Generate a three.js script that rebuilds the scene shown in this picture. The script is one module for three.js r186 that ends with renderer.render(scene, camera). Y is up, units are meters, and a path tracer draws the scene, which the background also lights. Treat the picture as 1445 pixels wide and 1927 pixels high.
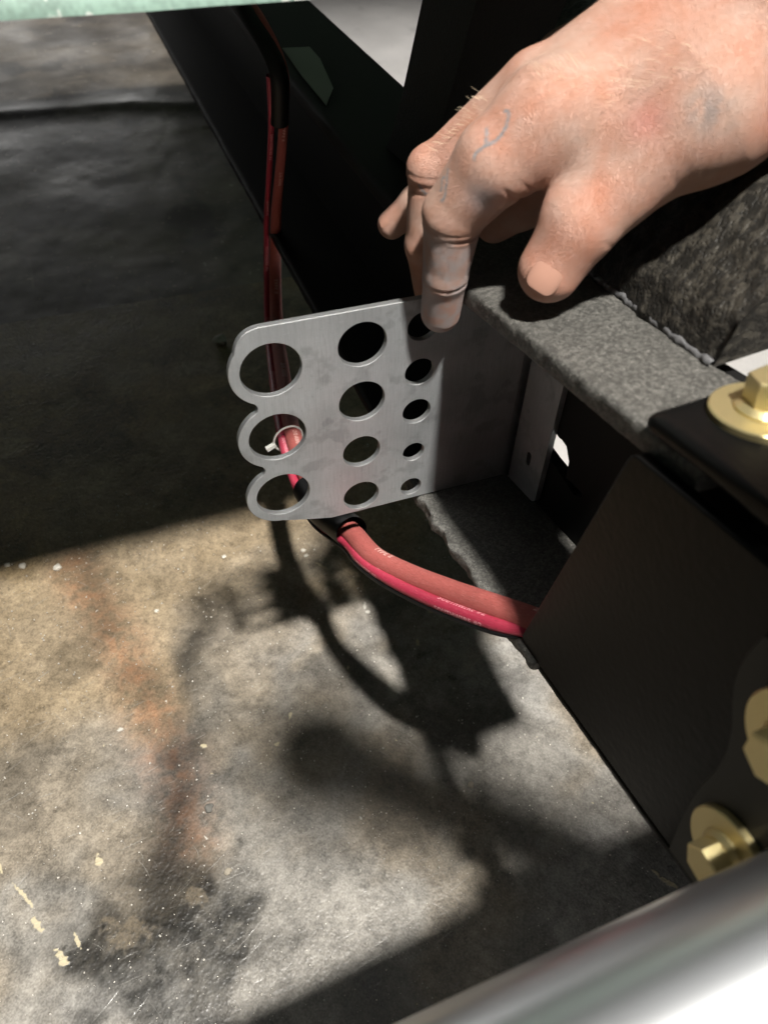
import * as THREE from 'three';
import { mergeGeometries, mergeVertices, toCreasedNormals } from 'three/addons/utils/BufferGeometryUtils.js';
import { RectAreaLightUniformsLib } from 'three/addons/lights/RectAreaLightUniformsLib.js';

// ---------------------------------------------------------------- camera, lights, exposure
const scene = new THREE.Scene();
const renderer = new THREE.WebGLRenderer({ antialias: true });
renderer.setSize(767, 1024);
renderer.toneMapping = THREE.LinearToneMapping;
renderer.toneMappingExposure = 1.0;
renderer.shadowMap.enabled = true;
RectAreaLightUniformsLib.init();

const EYE = new THREE.Vector3(-0.0901, 0.4757, 0.2518);
const camera = new THREE.PerspectiveCamera(2 * Math.atan(963.5 / 1420) * 180 / Math.PI, 767 / 1024, 0.01, 60);
camera.position.copy(EYE);
camera.up.set(0.2385, 0.6821, -0.6912);
camera.lookAt(EYE.clone().add(new THREE.Vector3(0.2581, -0.7307, -0.6320)));
camera.focus = 0.38;
camera.userData.fStop = 12;
scene.add(camera);

scene.background = new THREE.Color().setRGB(0.004, 0.0041, 0.0043);

const LAMP = new THREE.Vector3(0.037, 1.76, 0.615);
const key = new THREE.SpotLight(new THREE.Color().setRGB(1, 0.965, 0.90), 20.5, 0, 0.75, 0.4, 2);
key.name = 'work_lamp_beam';
key.position.copy(LAMP); key.target.position.set(0.05, 0.15, 0.0);
key.castShadow = true; key.shadow.radius = 2.3; key.shadow.mapSize.set(2048, 2048);
scene.add(key, key.target);

// ---------------------------------------------------------------- helpers
let seed = 7;
const rnd = () => { seed = (seed * 1664525 + 1013904223) >>> 0; return seed / 4294967296; };
const lerp = (a, b, t) => a + (b - a) * t;
const clamp = (x, a = 0, b = 1) => x < a ? a : x > b ? b : x;
const sstep = (a, b, x) => { const t = clamp((x - a) / (b - a)); return t * t * (3 - 2 * t); };
function hash3(x, y, z) { let h = (x * 374761393 + y * 668265263 + z * 1274126177) | 0; h = Math.imul(h ^ (h >>> 13), 1274126177); h ^= h >>> 16; return (h >>> 0) / 4294967296; }
function noise3(x, y, z) {
  const X = Math.floor(x), Y = Math.floor(y), Z = Math.floor(z); let u = x - X, v = y - Y, w = z - Z;
  u = u * u * (3 - 2 * u); v = v * v * (3 - 2 * v); w = w * w * (3 - 2 * w);
  const a = lerp(lerp(hash3(X, Y, Z), hash3(X + 1, Y, Z), u), lerp(hash3(X, Y + 1, Z), hash3(X + 1, Y + 1, Z), u), v);
  const b = lerp(lerp(hash3(X, Y, Z + 1), hash3(X + 1, Y, Z + 1), u), lerp(hash3(X, Y + 1, Z + 1), hash3(X + 1, Y + 1, Z + 1), u), v);
  return lerp(a, b, w);
}
const fbm3 = (x, y, z, o = 3) => { let s = 0, a = 0.5, t = 0; for (let i = 0; i < o; i++) { s += a * noise3(x, y, z); t += a; a *= 0.5; x *= 2.03; y *= 2.03; z *= 2.03; } return s / t; };
function noise2(x, y, s = 0, p = 0) {           // p: period in cells (tiles) or 0
  let X = Math.floor(x), Y = Math.floor(y); let u = x - X, v = y - Y; u = u * u * (3 - 2 * u); v = v * v * (3 - 2 * v);
  let X1 = X + 1, Y1 = Y + 1;
  if (p) { X = ((X % p) + p) % p; Y = ((Y % p) + p) % p; X1 = ((X1 % p) + p) % p; Y1 = ((Y1 % p) + p) % p; }
  return lerp(lerp(hash3(X, Y, s), hash3(X1, Y, s), u), lerp(hash3(X, Y1, s), hash3(X1, Y1, s), u), v);
}
const fbm2 = (x, y, s, o = 4, p = 0) => { let r = 0, a = 0.5, t = 0; for (let i = 0; i < o; i++) { r += a * noise2(x, y, s + i * 17, p); t += a; a *= 0.5; x *= 2; y *= 2; p *= 2; } return r / t; };
const toS = (c) => c <= 0.0031308 ? 12.92 * c : 1.055 * Math.pow(c, 1 / 2.4) - 0.055;
function texture(w, h, fn, srgb = true, repeat = true) {
  const d = new Uint8Array(w * h * 4);
  for (let j = 0; j < h; j++) for (let i = 0; i < w; i++) {
    const c = fn(i / w, j / h, i, j), k = (j * w + i) * 4;
    if (typeof c === 'number') d[k] = d[k + 1] = d[k + 2] = clamp(c) * 255;
    else for (let q = 0; q < 3; q++) d[k + q] = clamp(srgb ? toS(c[q]) : c[q]) * 255;
    d[k + 3] = 255;
  }
  const t = new THREE.DataTexture(d, w, h); t.magFilter = THREE.LinearFilter; t.minFilter = THREE.LinearMipmapLinearFilter; t.generateMipmaps = true;
  if (repeat) t.wrapS = t.wrapT = THREE.RepeatWrapping;
  if (srgb) t.colorSpace = THREE.SRGBColorSpace;
  t.needsUpdate = true; return t;
}
const rep = (t, metres) => { const c = t.clone(); c.repeat.set(1 / metres, 1 / metres); c.needsUpdate = true; return c; };
const std = (rgb, o = {}) => new THREE.MeshPhysicalMaterial({ color: new THREE.Color().setRGB(...rgb), roughness: 0.6, metalness: 0, side: THREE.DoubleSide, ...o });
const taken = {};
function numbered(n) { const k = (taken[n] = (taken[n] ?? -1) + 1); return k ? n + '_' + String(k).padStart(3, '0') : n; }
function thing(name, label, category, group) { const g = new THREE.Group(); g.name = numbered(name); g.userData = { label, category }; if (group) g.userData.group = group; scene.add(g); return g; }
function part(name, geo, mat, parent, label) { const m = new THREE.Mesh(geo, mat); m.name = name; m.castShadow = m.receiveShadow = true; if (label) m.userData.label = label; parent.add(m); return m; }
function solo(name, geo, mat, label, category, group) { const m = part(numbered(name), geo, mat, scene); m.userData = { label, category }; if (group) m.userData.group = group; return m; }
function structure(name, geo, mat) { const m = part(numbered(name), geo, mat, scene); m.userData.kind = 'structure'; return m; }
// smooth-shaded, uv in metres from the dominant axis of each face
function finish(g, creaseless = true) {
  let q = g.clone(); q.deleteAttribute('uv'); if (creaseless) { q.deleteAttribute('normal'); q = mergeVertices(q, 1e-6); q.computeVertexNormals(); }
  if (q.index) q = q.toNonIndexed();
  const p = q.attributes.position, uv = new Float32Array(p.count * 2), a = new THREE.Vector3(), b = new THREE.Vector3(), c = new THREE.Vector3();
  for (let i = 0; i < p.count; i += 3) {
    a.fromBufferAttribute(p, i); b.fromBufferAttribute(p, i + 1).sub(a); c.fromBufferAttribute(p, i + 2).sub(a); b.cross(c);
    const x = Math.abs(b.x), y = Math.abs(b.y), z = Math.abs(b.z);
    for (let k = 0; k < 3; k++) { const X = p.getX(i + k), Y = p.getY(i + k), Z = p.getZ(i + k); const u = (i + k) * 2;
      if (y >= x && y >= z) { uv[u] = X; uv[u + 1] = Z; } else if (x >= z) { uv[u] = Z; uv[u + 1] = Y; } else { uv[u] = X; uv[u + 1] = Y; } }
  }
  q.setAttribute('uv', new THREE.BufferAttribute(uv, 2)); return q;
}
const mapPos = (g, fn) => { const p = g.attributes.position, v = new THREE.Vector3(); for (let i = 0; i < p.count; i++) { v.fromBufferAttribute(p, i); fn(v); p.setXYZ(i, v.x, v.y, v.z); } return g; };
// box between two corners, rounded by r, roughened by fn(v, n)
function roughBox(x0, y0, z0, x1, y1, z1, [sx, sy, sz], r, fn) {
  const w = x1 - x0, h = y1 - y0, d = z1 - z0, g = new THREE.BoxGeometry(w, h, d, sx, sy, sz), c = new THREE.Vector3((x0 + x1) / 2, (y0 + y1) / 2, (z0 + z1) / 2), n = new THREE.Vector3(), q = new THREE.Vector3();
  mapPos(g, (v) => {
    q.set(clamp(v.x, -w / 2 + r, w / 2 - r), clamp(v.y, -h / 2 + r, h / 2 - r), clamp(v.z, -d / 2 + r, d / 2 - r)); n.copy(v).sub(q);
    if (n.lengthSq() > 0) { n.normalize(); v.copy(q).addScaledVector(n, r); }
    v.add(c); if (fn) fn(v, n);
  });
  return finish(g);
}
class Poly extends THREE.CatmullRomCurve3 { constructor(a) { super(a.map((p) => new THREE.Vector3(...p)), false, 'centripetal'); } }

// ---------------------------------------------------------------- surface textures
const gritCol = texture(1024, 1024, (u, v) => {   // dusty, gritty black paint, 60 mm tile
  const f = fbm2(u * 60, v * 60, 3, 4, 60), g = noise2(u * 300, v * 300, 9, 300), b = fbm2(u * 6, v * 6, 21, 3, 6), h = noise2(u * 170, v * 170, 31, 170);
  let l = 0.045 + 0.075 * sstep(0.25, 0.85, f) * (0.55 + 0.7 * b); l *= 0.75 + 0.5 * g; if (h > 0.9) l += 0.4 * (h - 0.9) / 0.1; if (h < 0.07) l *= 0.35;
  l *= 1.2; return [l * 1.0, l * 0.965, l * 0.88];
});
const gritBump = texture(1024, 1024, (u, v) => 0.35 * fbm2(u * 40, v * 40, 5, 3, 40) + 0.65 * noise2(u * 260, v * 260, 15, 260), false);
const castCol = texture(512, 512, (u, v) => { const f = fbm2(u * 20, v * 20, 43, 4, 20), g = noise2(u * 150, v * 150, 49, 150); const l = 0.012 + 0.05 * sstep(0.35, 0.8, f) * (0.4 + 0.8 * g); return [l * 0.95, l * 0.84, l * 0.66]; });
const castBump = texture(512, 512, (u, v) => { const f = fbm2(u * 18, v * 18, 65, 4, 18), p = noise2(u * 60, v * 60, 71, 60); return 0.7 * f + 0.3 * sstep(0.1, 0.5, p); }, false);
const steelCol = texture(1024, 1024, (u, v) => {   // mill-finish sheet, 90 mm tile
  const a = fbm2(u * 5, v * 5, 81, 4, 5), g = noise2(u * 420, v * 420, 83, 420), s = noise2(u * 300, v * 12, 85, 12), d = noise2(u * 90, v * 90, 87, 90), st = sstep(0.8, 0.9, noise2(u * 120, v * 24, 89, 24));
  const sm = fbm2(u * 11, v * 11, 84, 4, 11), br = noise2(u * 700, v * 16, 86, 16) - 0.5; let l = 0.46 + 0.18 * (a - 0.5) + 0.05 * (g - 0.5) + 0.05 * (s - 0.5) + 0.05 * br; if (d > 0.965) l *= 0.8; l *= 1 - 0.2 * sstep(0.55, 0.75, sm); l *= 1 - 0.10 * st * sstep(0.5, 0.7, a); l *= 1 + 0.16 * sstep(0.9, 0.97, noise2(u * 14 + v * 40, v * 640, 88, 0)) - 0.14 * sstep(0.93, 0.98, noise2(u * 500, u * 60 + v * 10, 90, 0));
  return [l * 0.96, l, l * 1.03];
});
const steelRough = texture(512, 512, (u, v) => [0, 0.46 + 0.2 * (fbm2(u * 6, v * 6, 91, 4, 6) - 0.5) + 0.1 * (noise2(u * 200, v * 200, 93, 200) - 0.5), 0], false);
const steelBump = texture(512, 512, (u, v) => 0.5 * noise2(u * 200, v * 200, 95, 200) + 0.5 * noise2(u * 90, v * 90, 97, 90), false);
const peelBump = texture(512, 512, (u, v) => fbm2(u * 60, v * 60, 101, 2, 60), false);
const concCol = texture(1024, 1024, (u, v) => { const a = fbm2(u * 6, v * 6, 111, 6, 6), g = noise2(u * 300, v * 300, 113, 300), s = sstep(0.72, 0.85, fbm2(u * 14, v * 14, 115, 3, 14)); let l = 0.62 + 0.2 * (a - 0.5) + 0.08 * (g - 0.5); l *= 1 - 0.2 * s; return [l, l * 0.965, l * 0.92]; });
const skinBump = texture(1024, 1024, (u, v) => {   // fine cross-hatched skin, 14 mm tile
  const w = 1.2 * fbm2(u * 12, v * 12, 121, 3, 12);
  const l1 = Math.abs(Math.sin((u * 24 + v * 12 + w) * Math.PI)), l2 = Math.abs(Math.sin((u * 10 - v * 26 + w * 1.1) * Math.PI));
  return 0.25 + 0.35 * Math.pow(l1, 0.5) * Math.pow(l2, 0.5) + 0.3 * fbm2(u * 50, v * 50, 127, 3, 50);
}, false);

const M = {
  rail: std([1, 1, 1], { map: rep(gritCol, 0.06), bumpMap: rep(gritBump, 0.06), bumpScale: 0.0003, roughness: 0.5 }),
  blackDull: std([0.018, 0.0175, 0.016], { roughness: 0.62, bumpMap: rep(gritBump, 0.07), bumpScale: 0.0004 }),
  shadedBlackPaint: std([0.009, 0.0088, 0.0085], { roughness: 0.6, specularIntensity: 0.35 }),  // black paint, with the shade on the rear rail put into its colour
  cast: std([1, 1, 1], { map: rep(castCol, 0.05), bumpMap: rep(castBump, 0.05), bumpScale: 0.0007, roughness: 0.6 }),
  steel: std([1, 1, 1], { map: rep(steelCol, 0.09), roughnessMap: rep(steelRough, 0.08), roughness: 1, metalness: 0.55, bumpMap: rep(steelBump, 0.02), bumpScale: 0.00003 }),
  steelEdge: std([0.30, 0.305, 0.31], { roughness: 0.42, metalness: 0.7, bumpMap: rep(steelBump, 0.01), bumpScale: 0.0001 }),
  gloss: std([0.004, 0.004, 0.004], { roughness: 0.34, specularIntensity: 0.22, bumpMap: rep(peelBump, 0.12), bumpScale: 0.00008 }),
  zinc: std([0.62, 0.52, 0.27], { metalness: 0.8, roughness: 0.38, bumpMap: rep(steelBump, 0.03), bumpScale: 0.00008 }),
  chrome: std([0.78, 0.79, 0.81], { metalness: 1, roughness: 0.34 }),
  green: std([0.16, 0.27, 0.21], { roughness: 0.55, bumpMap: rep(peelBump, 0.04), bumpScale: 0.0004 }),
  concrete: std([1, 1, 1], { map: rep(concCol, 0.9), roughness: 0.85 }),
  rubber: std([0.009, 0.009, 0.0095], { roughness: 0.5, specularIntensity: 0.6 }),
  nylon: std([0.72, 0.72, 0.68], { roughness: 0.4 }),
  red: std([0.5, 0.06, 0.05], { roughness: 0.5 }),
  crumb: std([0.72, 0.68, 0.60], { roughness: 0.8 }),
  white: std([0.82, 0.82, 0.80], { roughness: 0.5 }),
};

// ---------------------------------------------------------------- setting: shop floor and steel tray floor
{ const g = new THREE.PlaneGeometry(40, 40); g.rotateX(-Math.PI / 2); g.translate(0, -0.5, 0); structure('shop_floor', finish(g), M.concrete); }

const TX0 = -0.62, TX1 = 0.19, TZ0 = -0.56, TZ1 = 0.38;
const spots = [];                                   // paint spatter and chips dried on the sheet: x, z, length, width, angle, rgb
const cream = [0.62, 0.54, 0.36], pale = [0.66, 0.64, 0.58];
spots.push([-0.2255, 0.056, 0.020, 0.0022, 1.05, cream], [-0.219, 0.075, 0.012, 0.0034, 1.1, cream], [-0.2075, 0.096, 0.012, 0.0036, 1.0, cream], [-0.2065, 0.1, 0.006, 0.003, 0.3, cream], [-0.183, 0.0514, 0.008, 0.004, 1.4, cream], [-0.1985, 0.091, 0.009, 0.0022, 1.3, cream],
  [-0.238, 0.035, 0.01, 0.002, 1.2, cream], [0.0095, -0.1203, 0.013, 0.0025, 0.95, cream], [0.001, -0.135, 0.004, 0.003, 0, pale], [0.029, -0.072, 0.008, 0.0022, 1.9, pale], [0.029, -0.066, 0.004, 0.004, 0.5, pale], [0.1319, 0.179, 0.013, 0.003, 0.9, cream], [0.128, 0.172, 0.005, 0.002, 1.0, cream], [-0.0642, 0.0153, 0.004, 0.003, 0, cream], [-0.05, -0.002, 0.006, 0.002, 2.0, cream], [0.075, -0.05, 0.004, 0.003, 0, cream],
  [0.055, -0.027, 0.006, 0.003, 1.8, cream], [-0.16, -0.03, 0.004, 0.0025, 0, pale], [-0.11, 0.0, 0.006, 0.003, 0.4, cream]);
for (let i = 0; i < 150; i++) spots.push([lerp(TX0, TX1, rnd()), lerp(-0.2, TZ1, rnd()), 0.0008 + 0.003 * rnd() ** 3, 0.0006 + 0.0012 * rnd(), rnd() * 3, rnd() < 0.5 ? pale : cream]);
const W = 2048, lin = (u, a, b) => a + (b - a) * u;
const rough = new Float32Array(W * W), height = new Float32Array(W * W);
const segd = (x, z, pts) => { let b = 9; for (let i = 0; i + 1 < pts.length; i++) { const [ax, az] = pts[i], [bx, bz] = pts[i + 1]; const dx = bx - ax, dz = bz - az, t = clamp(((x - ax) * dx + (z - az) * dz) / (dx * dx + dz * dz)); b = Math.min(b, Math.hypot(x - ax - t * dx, z - az - t * dz)); } return b; };
const rustLine = [[-0.178, -0.185], [-0.155, -0.105], [-0.139, -0.03], [-0.131, 0.02], [-0.134, 0.06]];
const darkStreakLine = [[-0.085, -0.115], [-0.108, -0.07], [-0.119, -0.02], [-0.134, 0.03], [-0.15, 0.07]];  // path of a darker streak
const scr = []; for (let i = 0; i < 900; i++) { const x = lerp(-0.3, TX1, rnd()), z = lerp(-0.2, TZ1, rnd()), a = (rnd() < 0.7 ? -0.35 : 1.1) + (rnd() - 0.5) * 0.7, l = 0.006 + 0.03 * rnd() * rnd(); scr.push([x, z, Math.cos(a), Math.sin(a), l, 0.3 + 0.7 * rnd()]); }
const floorCol = texture(W, W, (u, v, i, j) => {
  const x = lin(u, TX0, TX1), z = lin(v, TZ0, TZ1), wx = x + 0.012 * (fbm2(x * 30, z * 30, 201, 3) - 0.5), wz = z + 0.012 * (fbm2(x * 30, z * 30, 211, 3) - 0.5);
  const a = fbm2(wx * 14, wz * 14, 221, 4), b = fbm2(wx * 60, wz * 60, 223, 3), f = noise2(x * 1500, z * 1500, 225), m = fbm2(wx * 220, wz * 220, 227, 2);
  // worn grey steel to the right and front, brown varnish-like grime to the back and left
  let tan = sstep(0.05, -0.16, z + 0.35 * (x + 0.12) + 0.45 * (a - 0.5)) * 0.75 + 0.35 * sstep(0.5, 0.7, a);
  tan = clamp(tan);
  const bare = sstep(0.46, 0.62, fbm2(wx * 11 + 7, wz * 11, 235, 4)); let c = [lerp(0.205 + 0.05 * bare, 0.27, tan), lerp(0.192 + 0.052 * bare, 0.20, tan), lerp(0.172 + 0.055 * bare, 0.115, tan)];
  let l = 0.66 + 0.5 * (b - 0.3) + 0.5 * (f - 0.5) + 0.42 * (m - 0.5);
  const dark = sstep(0.52, 0.68, fbm2(wx * 22 + 5, wz * 22, 231, 4)); l *= 1 - 0.30 * dark;
  const fk = fbm2(wx * 520, wz * 520, 229, 2), fleck = sstep(0.58, 0.72, fk) * sstep(0.38, 0.6, b); l *= 1 - 0.32 * fleck * tan; l *= 0.91 + 0.18 * sstep(0.35, 0.65, fbm2(wx * 34 + 3, wz * 34, 233, 3));
  const r = segd(wx, wz, rustLine), rr = 0.8 * Math.exp(-((r / 0.017) ** 2)) * clamp(1.9 * (0.45 * b + 0.55 * m) - 0.35); c = [lerp(c[0], 0.27, rr * 0.85), lerp(c[1], 0.125, rr * 0.85), lerp(c[2], 0.06, rr * 0.85)];
  const s = segd(wx, wz, darkStreakLine), ss = Math.exp(-((s / (0.009 + 0.016 * a)) ** 2)) * clamp(1.5 * a * (0.5 + b)); l *= 1 - 0.8 * clamp(ss);
  const s2 = segd(wx, wz, [[-0.165, -0.19], [-0.16, -0.12]]); l *= 1 - 0.4 * Math.exp(-((s2 / 0.016) ** 2));
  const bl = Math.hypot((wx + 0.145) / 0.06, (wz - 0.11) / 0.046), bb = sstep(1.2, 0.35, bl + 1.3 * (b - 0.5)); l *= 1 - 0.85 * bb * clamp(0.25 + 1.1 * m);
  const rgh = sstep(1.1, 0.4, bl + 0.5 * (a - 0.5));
  for (const [px, pz, t, w] of [[-0.1706, 0.097, 0.010, 0.011], [-0.1342, 0.0942, 0.007, 0.006]]) { const e = Math.hypot((wx - px) / t, (wz - pz) / w) + 1.6 * (b - 0.5) + 1.2 * (m - 0.5); if (e < 1) { const q = 0.45 * sstep(1, 0.6, e) * (0.4 + 0.8 * f); c = [lerp(c[0], 0.20, q), lerp(c[1], 0.15, q), lerp(c[2], 0.09, q)]; l = lerp(l, 0.75, q); } }
  const k = j * W + i;
  height[k] = 0.42 + 0.16 * noise2(x * 420, z * 420, 241) + 0.16 * noise2(x * 900, z * 900, 243) + 0.20 * rgh * fbm2(x * 260, z * 260, 245, 3) + 0.12 * (a - 0.5);
  rough[k] = 0.42 + 0.22 * (b - 0.5) + 0.12 * (m - 0.5) - 0.08 * rgh + 0.1 * tan - 0.06 * bare;
  l *= 1.6; return [c[0] * l, c[1] * l, c[2] * l];
}, true, false);
{ // dried spatter, scratches
  const d = floorCol.image.data, put = (X, Z, rgb, al, h, rg) => { const i = Math.round((X - TX0) / (TX1 - TX0) * W), j = Math.round((Z - TZ0) / (TZ1 - TZ0) * W); if (i < 0 || j < 0 || i >= W || j >= W) return; const k = j * W + i; for (let q = 0; q < 3; q++) d[k * 4 + q] = lerp(d[k * 4 + q], toS(rgb[q]) * 255, al); height[k] += h; rough[k] = lerp(rough[k], rg, al); };
  const st = (TX1 - TX0) / W;
  for (const [x, z, l, w, a, rgb] of spots) { const ca = Math.cos(a), sa = Math.sin(a), R = Math.max(l, w); for (let p = -R; p <= R; p += st) for (let q = -R; q <= R; q += st) { const e = Math.hypot((p * ca + q * sa) / (l / 2), (-p * sa + q * ca) / (w / 2)) + 0.9 * (noise2((x + p) * 700, (z + q) * 700, 251) - 0.5); if (e < 1) put(x + p, z + q, rgb, 0.85 * sstep(1, 0.75, e), 0.12, 0.7); } }
  for (const [x, z, ca, sa, l, o] of scr) for (let s = 0; s < l; s += st * 0.8) { const t = Math.sin(s / l * Math.PI); put(x + ca * s + 0.001 * t, z + sa * s, [0.34, 0.33, 0.31], 0.6 * o * t, -0.12 * o * t, 0.3); }
}
const floorBump = texture(W, W, (u, v, i, j) => height[j * W + i], false, false);
const floorRough = texture(W, W, (u, v, i, j) => [0, rough[j * W + i], 0], false, false);
{ const g = new THREE.PlaneGeometry(TX1 - TX0, TZ1 - TZ0, 80, 80); g.rotateX(-Math.PI / 2); g.translate((TX0 + TX1) / 2, 0, (TZ0 + TZ1) / 2);
  const uv = g.attributes.uv, p = g.attributes.position;
  for (let i = 0; i < p.count; i++) { uv.setXY(i, (p.getX(i) - TX0) / (TX1 - TX0), (p.getZ(i) - TZ0) / (TZ1 - TZ0)); }
  mapPos(g, (v) => { v.y = 0.0016 * (fbm3(v.x * 9, 0, v.z * 9, 2) - 0.5) * sstep(TZ0, TZ0 + 0.05, v.z); }); g.computeVertexNormals();
  structure('tray_floor', g, std([1, 1, 1], { map: floorCol, bumpMap: floorBump, bumpScale: 0.0011, roughnessMap: floorRough, roughness: 1 })); }
{ // the sheet runs on under the hood, with a lapped seam about a metre back
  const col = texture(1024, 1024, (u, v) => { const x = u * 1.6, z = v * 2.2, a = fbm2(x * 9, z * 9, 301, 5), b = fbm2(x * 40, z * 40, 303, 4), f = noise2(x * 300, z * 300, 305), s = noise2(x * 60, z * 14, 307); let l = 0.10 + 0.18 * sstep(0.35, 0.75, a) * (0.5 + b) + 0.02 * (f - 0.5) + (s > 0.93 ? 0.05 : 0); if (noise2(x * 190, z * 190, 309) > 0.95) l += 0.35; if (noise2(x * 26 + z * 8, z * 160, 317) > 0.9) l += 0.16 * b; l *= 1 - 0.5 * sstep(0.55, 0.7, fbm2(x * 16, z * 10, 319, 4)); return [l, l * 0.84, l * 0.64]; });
  const bmp = texture(512, 512, (u, v) => 0.6 * fbm2(u * 30, v * 30, 311, 4) + 0.4 * fbm2(u * 6, v * 6, 313, 2), false), rg = texture(512, 512, (u, v) => [0, 0.22 + 0.40 * fbm2(u * 16, v * 16, 315, 4), 0], false);
  const g = new THREE.PlaneGeometry(1.41, 2.0, 90, 180); g.rotateX(-Math.PI / 2); g.translate(-0.515, 0, TZ0 - 1.0);
  mapPos(g, (v) => { const seam = -1.16 + 0.03 * Math.sin(v.x * 7) + 0.03 * (fbm3(v.x * 5, 3, 0, 2) - 0.5), e = v.z - seam; v.y = 0.006 * (fbm3(v.x * 5, 1, v.z * 5, 3) - 0.5) * sstep(TZ0, TZ0 - 0.15, v.z) + 0.004 * sstep(0.012, -0.012, e) + 0.004 * Math.exp(-((e / 0.03) ** 2)); if (v.z > TZ0 - 1e-4) v.y = 0; });
  const p = g.attributes.position, uv = g.attributes.uv; for (let i = 0; i < p.count; i++) uv.setXY(i, (p.getX(i) + 1.3) / 1.6, (p.getZ(i) + 2.7) / 2.2);
  g.computeVertexNormals();
  structure('tray_floor', g, std([1, 1, 1], { map: col, bumpMap: bmp, bumpScale: 0.004, roughnessMap: rg, roughness: 1 })); }

// ---------------------------------------------------------------- chassis rail (channel that rises towards the front)
const bend = (z) => z > 0.004 ? 0.18 * (z - 0.004) : z > -0.02 ? 0.18 * ((z + 0.02) ** 2) / 0.048 * 0.0 : 0;
{ const rail = thing('chassis_rail', 'gritty black steel channel rail with wide flanges running under the hand', 'chassis rail');
  const edge = (amp0, f) => (v, n) => { const amp = amp0 * lerp(0.15, 1, sstep(-0.08, -0.02, v.z)); v.y += bend(v.z); const r = amp * (fbm3(v.x * f, v.y * f, v.z * f, 3) - 0.5) + 0.00025 * (noise3(v.x * 900, v.y * 900, v.z * 900) - 0.5); if (n.lengthSq() > 0 && Math.abs(n.x) > 0.3) v.x += n.x * r * 2.2; v.y += r * 0.25; };
  const back = (z) => lerp(0.1015, 0.0805, sstep(0.098, 0.112, z));
  const top = (z0, z1, sz) => roughBox(0.0380, 0.309, z0, 0.0880, 0.318, z1, [26, 5, sz], 0.0022, (v, n) => { const k = (v.x - 0.038) / 0.05; v.x = lerp(0.038, back(v.z), k); if (z1 > 0) v.z = z0 + (v.z - z0) * (lerp(0.152, 0.124, sstep(0.05, 0.078, v.x)) - z0) / (z1 - z0); edge(0.0006, 160)(v, n); });
  part('top_flange', top(-1.3, -0.05, 120), M.shadedBlackPaint, rail); part('top_flange', top(-0.0502, 0.152, 190), M.rail, rail, 'gritty dust covered front of the top flange');  // rear length gets the darker material that carries the hood shade
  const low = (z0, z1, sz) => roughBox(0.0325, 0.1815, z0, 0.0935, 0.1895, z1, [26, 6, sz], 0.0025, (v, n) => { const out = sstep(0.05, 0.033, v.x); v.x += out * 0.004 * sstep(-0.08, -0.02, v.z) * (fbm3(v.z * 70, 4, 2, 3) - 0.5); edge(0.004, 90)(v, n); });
  part('bottom_flange', low(-1.3, -0.02, 120), M.shadedBlackPaint, rail); part('bottom_flange', low(-0.0202, 0.122, 150), M.rail, rail, 'ragged gritty front of the bottom flange');
  // web with a torch-cut opening and two small holes
  const s = new THREE.Shape(); const zs = [-1.3, 0, 0.03, 0.06, 0.09, 0.118]; zs.forEach((z, i) => i ? s.lineTo(z, 0.1885 + bend(z)) : s.moveTo(z, 0.1885)); zs.slice().reverse().forEach((z) => s.lineTo(z, 0.312 + bend(z)));
  const hole = (pts) => { const h = new THREE.Path(); pts.forEach(([z, y], i) => i ? h.lineTo(z, y) : h.moveTo(z, y)); s.holes.push(h); };
  hole([[0.018, 0.2440], [0.0322, 0.2425], [0.0345, 0.2432], [0.0390, 0.2428], [0.0412, 0.2400], [0.0436, 0.2372], [0.0440, 0.2325], [0.0446, 0.2275], [0.0490, 0.2290], [0.0523, 0.2293], [0.0560, 0.2300], [0.0588, 0.2297], [0.0586, 0.2275], [0.0574, 0.2262], [0.0534, 0.2244], [0.0480, 0.2252], [0.0441, 0.2251], [0.0370, 0.2262], [0.0303, 0.2258], [0.018, 0.2262]]);
  for (const [z, y, r] of [[-0.2345, 0.2605, 0.0032], [-0.397, 0.2670, 0.0028]]) { const h = new THREE.Path(); h.absarc(z, y, r, 0, 6.283, true); s.holes.push(h); }
  const g = new THREE.ExtrudeGeometry(s, { depth: 0.006, bevelEnabled: false }); g.rotateY(-Math.PI / 2); // (z,y,d) -> (-d, y, z)
  g.translate(0.0928, 0, 0);
  part('web', finish(g, false), M.shadedBlackPaint, rail);
  // weld bead where the casting meets the flange
  const wp = []; for (let i = 0; i <= 40; i++) { const t = i / 40, z = lerp(0.02, 0.106, t); wp.push([lerp(0.0885, 0.0785, t) + 0.0012 * (noise3(i * 0.9, 1, 2) - 0.5), 0.3185 + bend(z) + 0.0006 * noise3(i * 1.3, 5, 2), z]); }
  const wb = new THREE.TubeGeometry(new Poly(wp), 160, 0.0016, 8); mapPos(wb, (v) => { v.y += 0.0009 * (noise3(v.x * 500, v.y * 500, v.z * 500) - 0.5); v.x += 0.0009 * (noise3(v.x * 500 + 9, v.y * 500, v.z * 500) - 0.5); });
  part('weld_bead', finish(wb), std([0.16, 0.16, 0.165], { roughness: 0.4, metalness: 0.3 }), rail);
  // thin pale patch that paints a greenish reflection onto the flange
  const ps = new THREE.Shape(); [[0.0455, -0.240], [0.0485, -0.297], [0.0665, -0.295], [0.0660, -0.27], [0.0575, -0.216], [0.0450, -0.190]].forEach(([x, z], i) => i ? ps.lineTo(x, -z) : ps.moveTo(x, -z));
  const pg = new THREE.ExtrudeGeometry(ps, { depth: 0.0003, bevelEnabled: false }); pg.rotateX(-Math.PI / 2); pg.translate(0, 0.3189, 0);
  part('painted_reflection', finish(pg, false), std([0.17, 0.185, 0.15], { roughness: 0.45 }), rail, 'pale green reflection painted on the flange');
}
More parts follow.
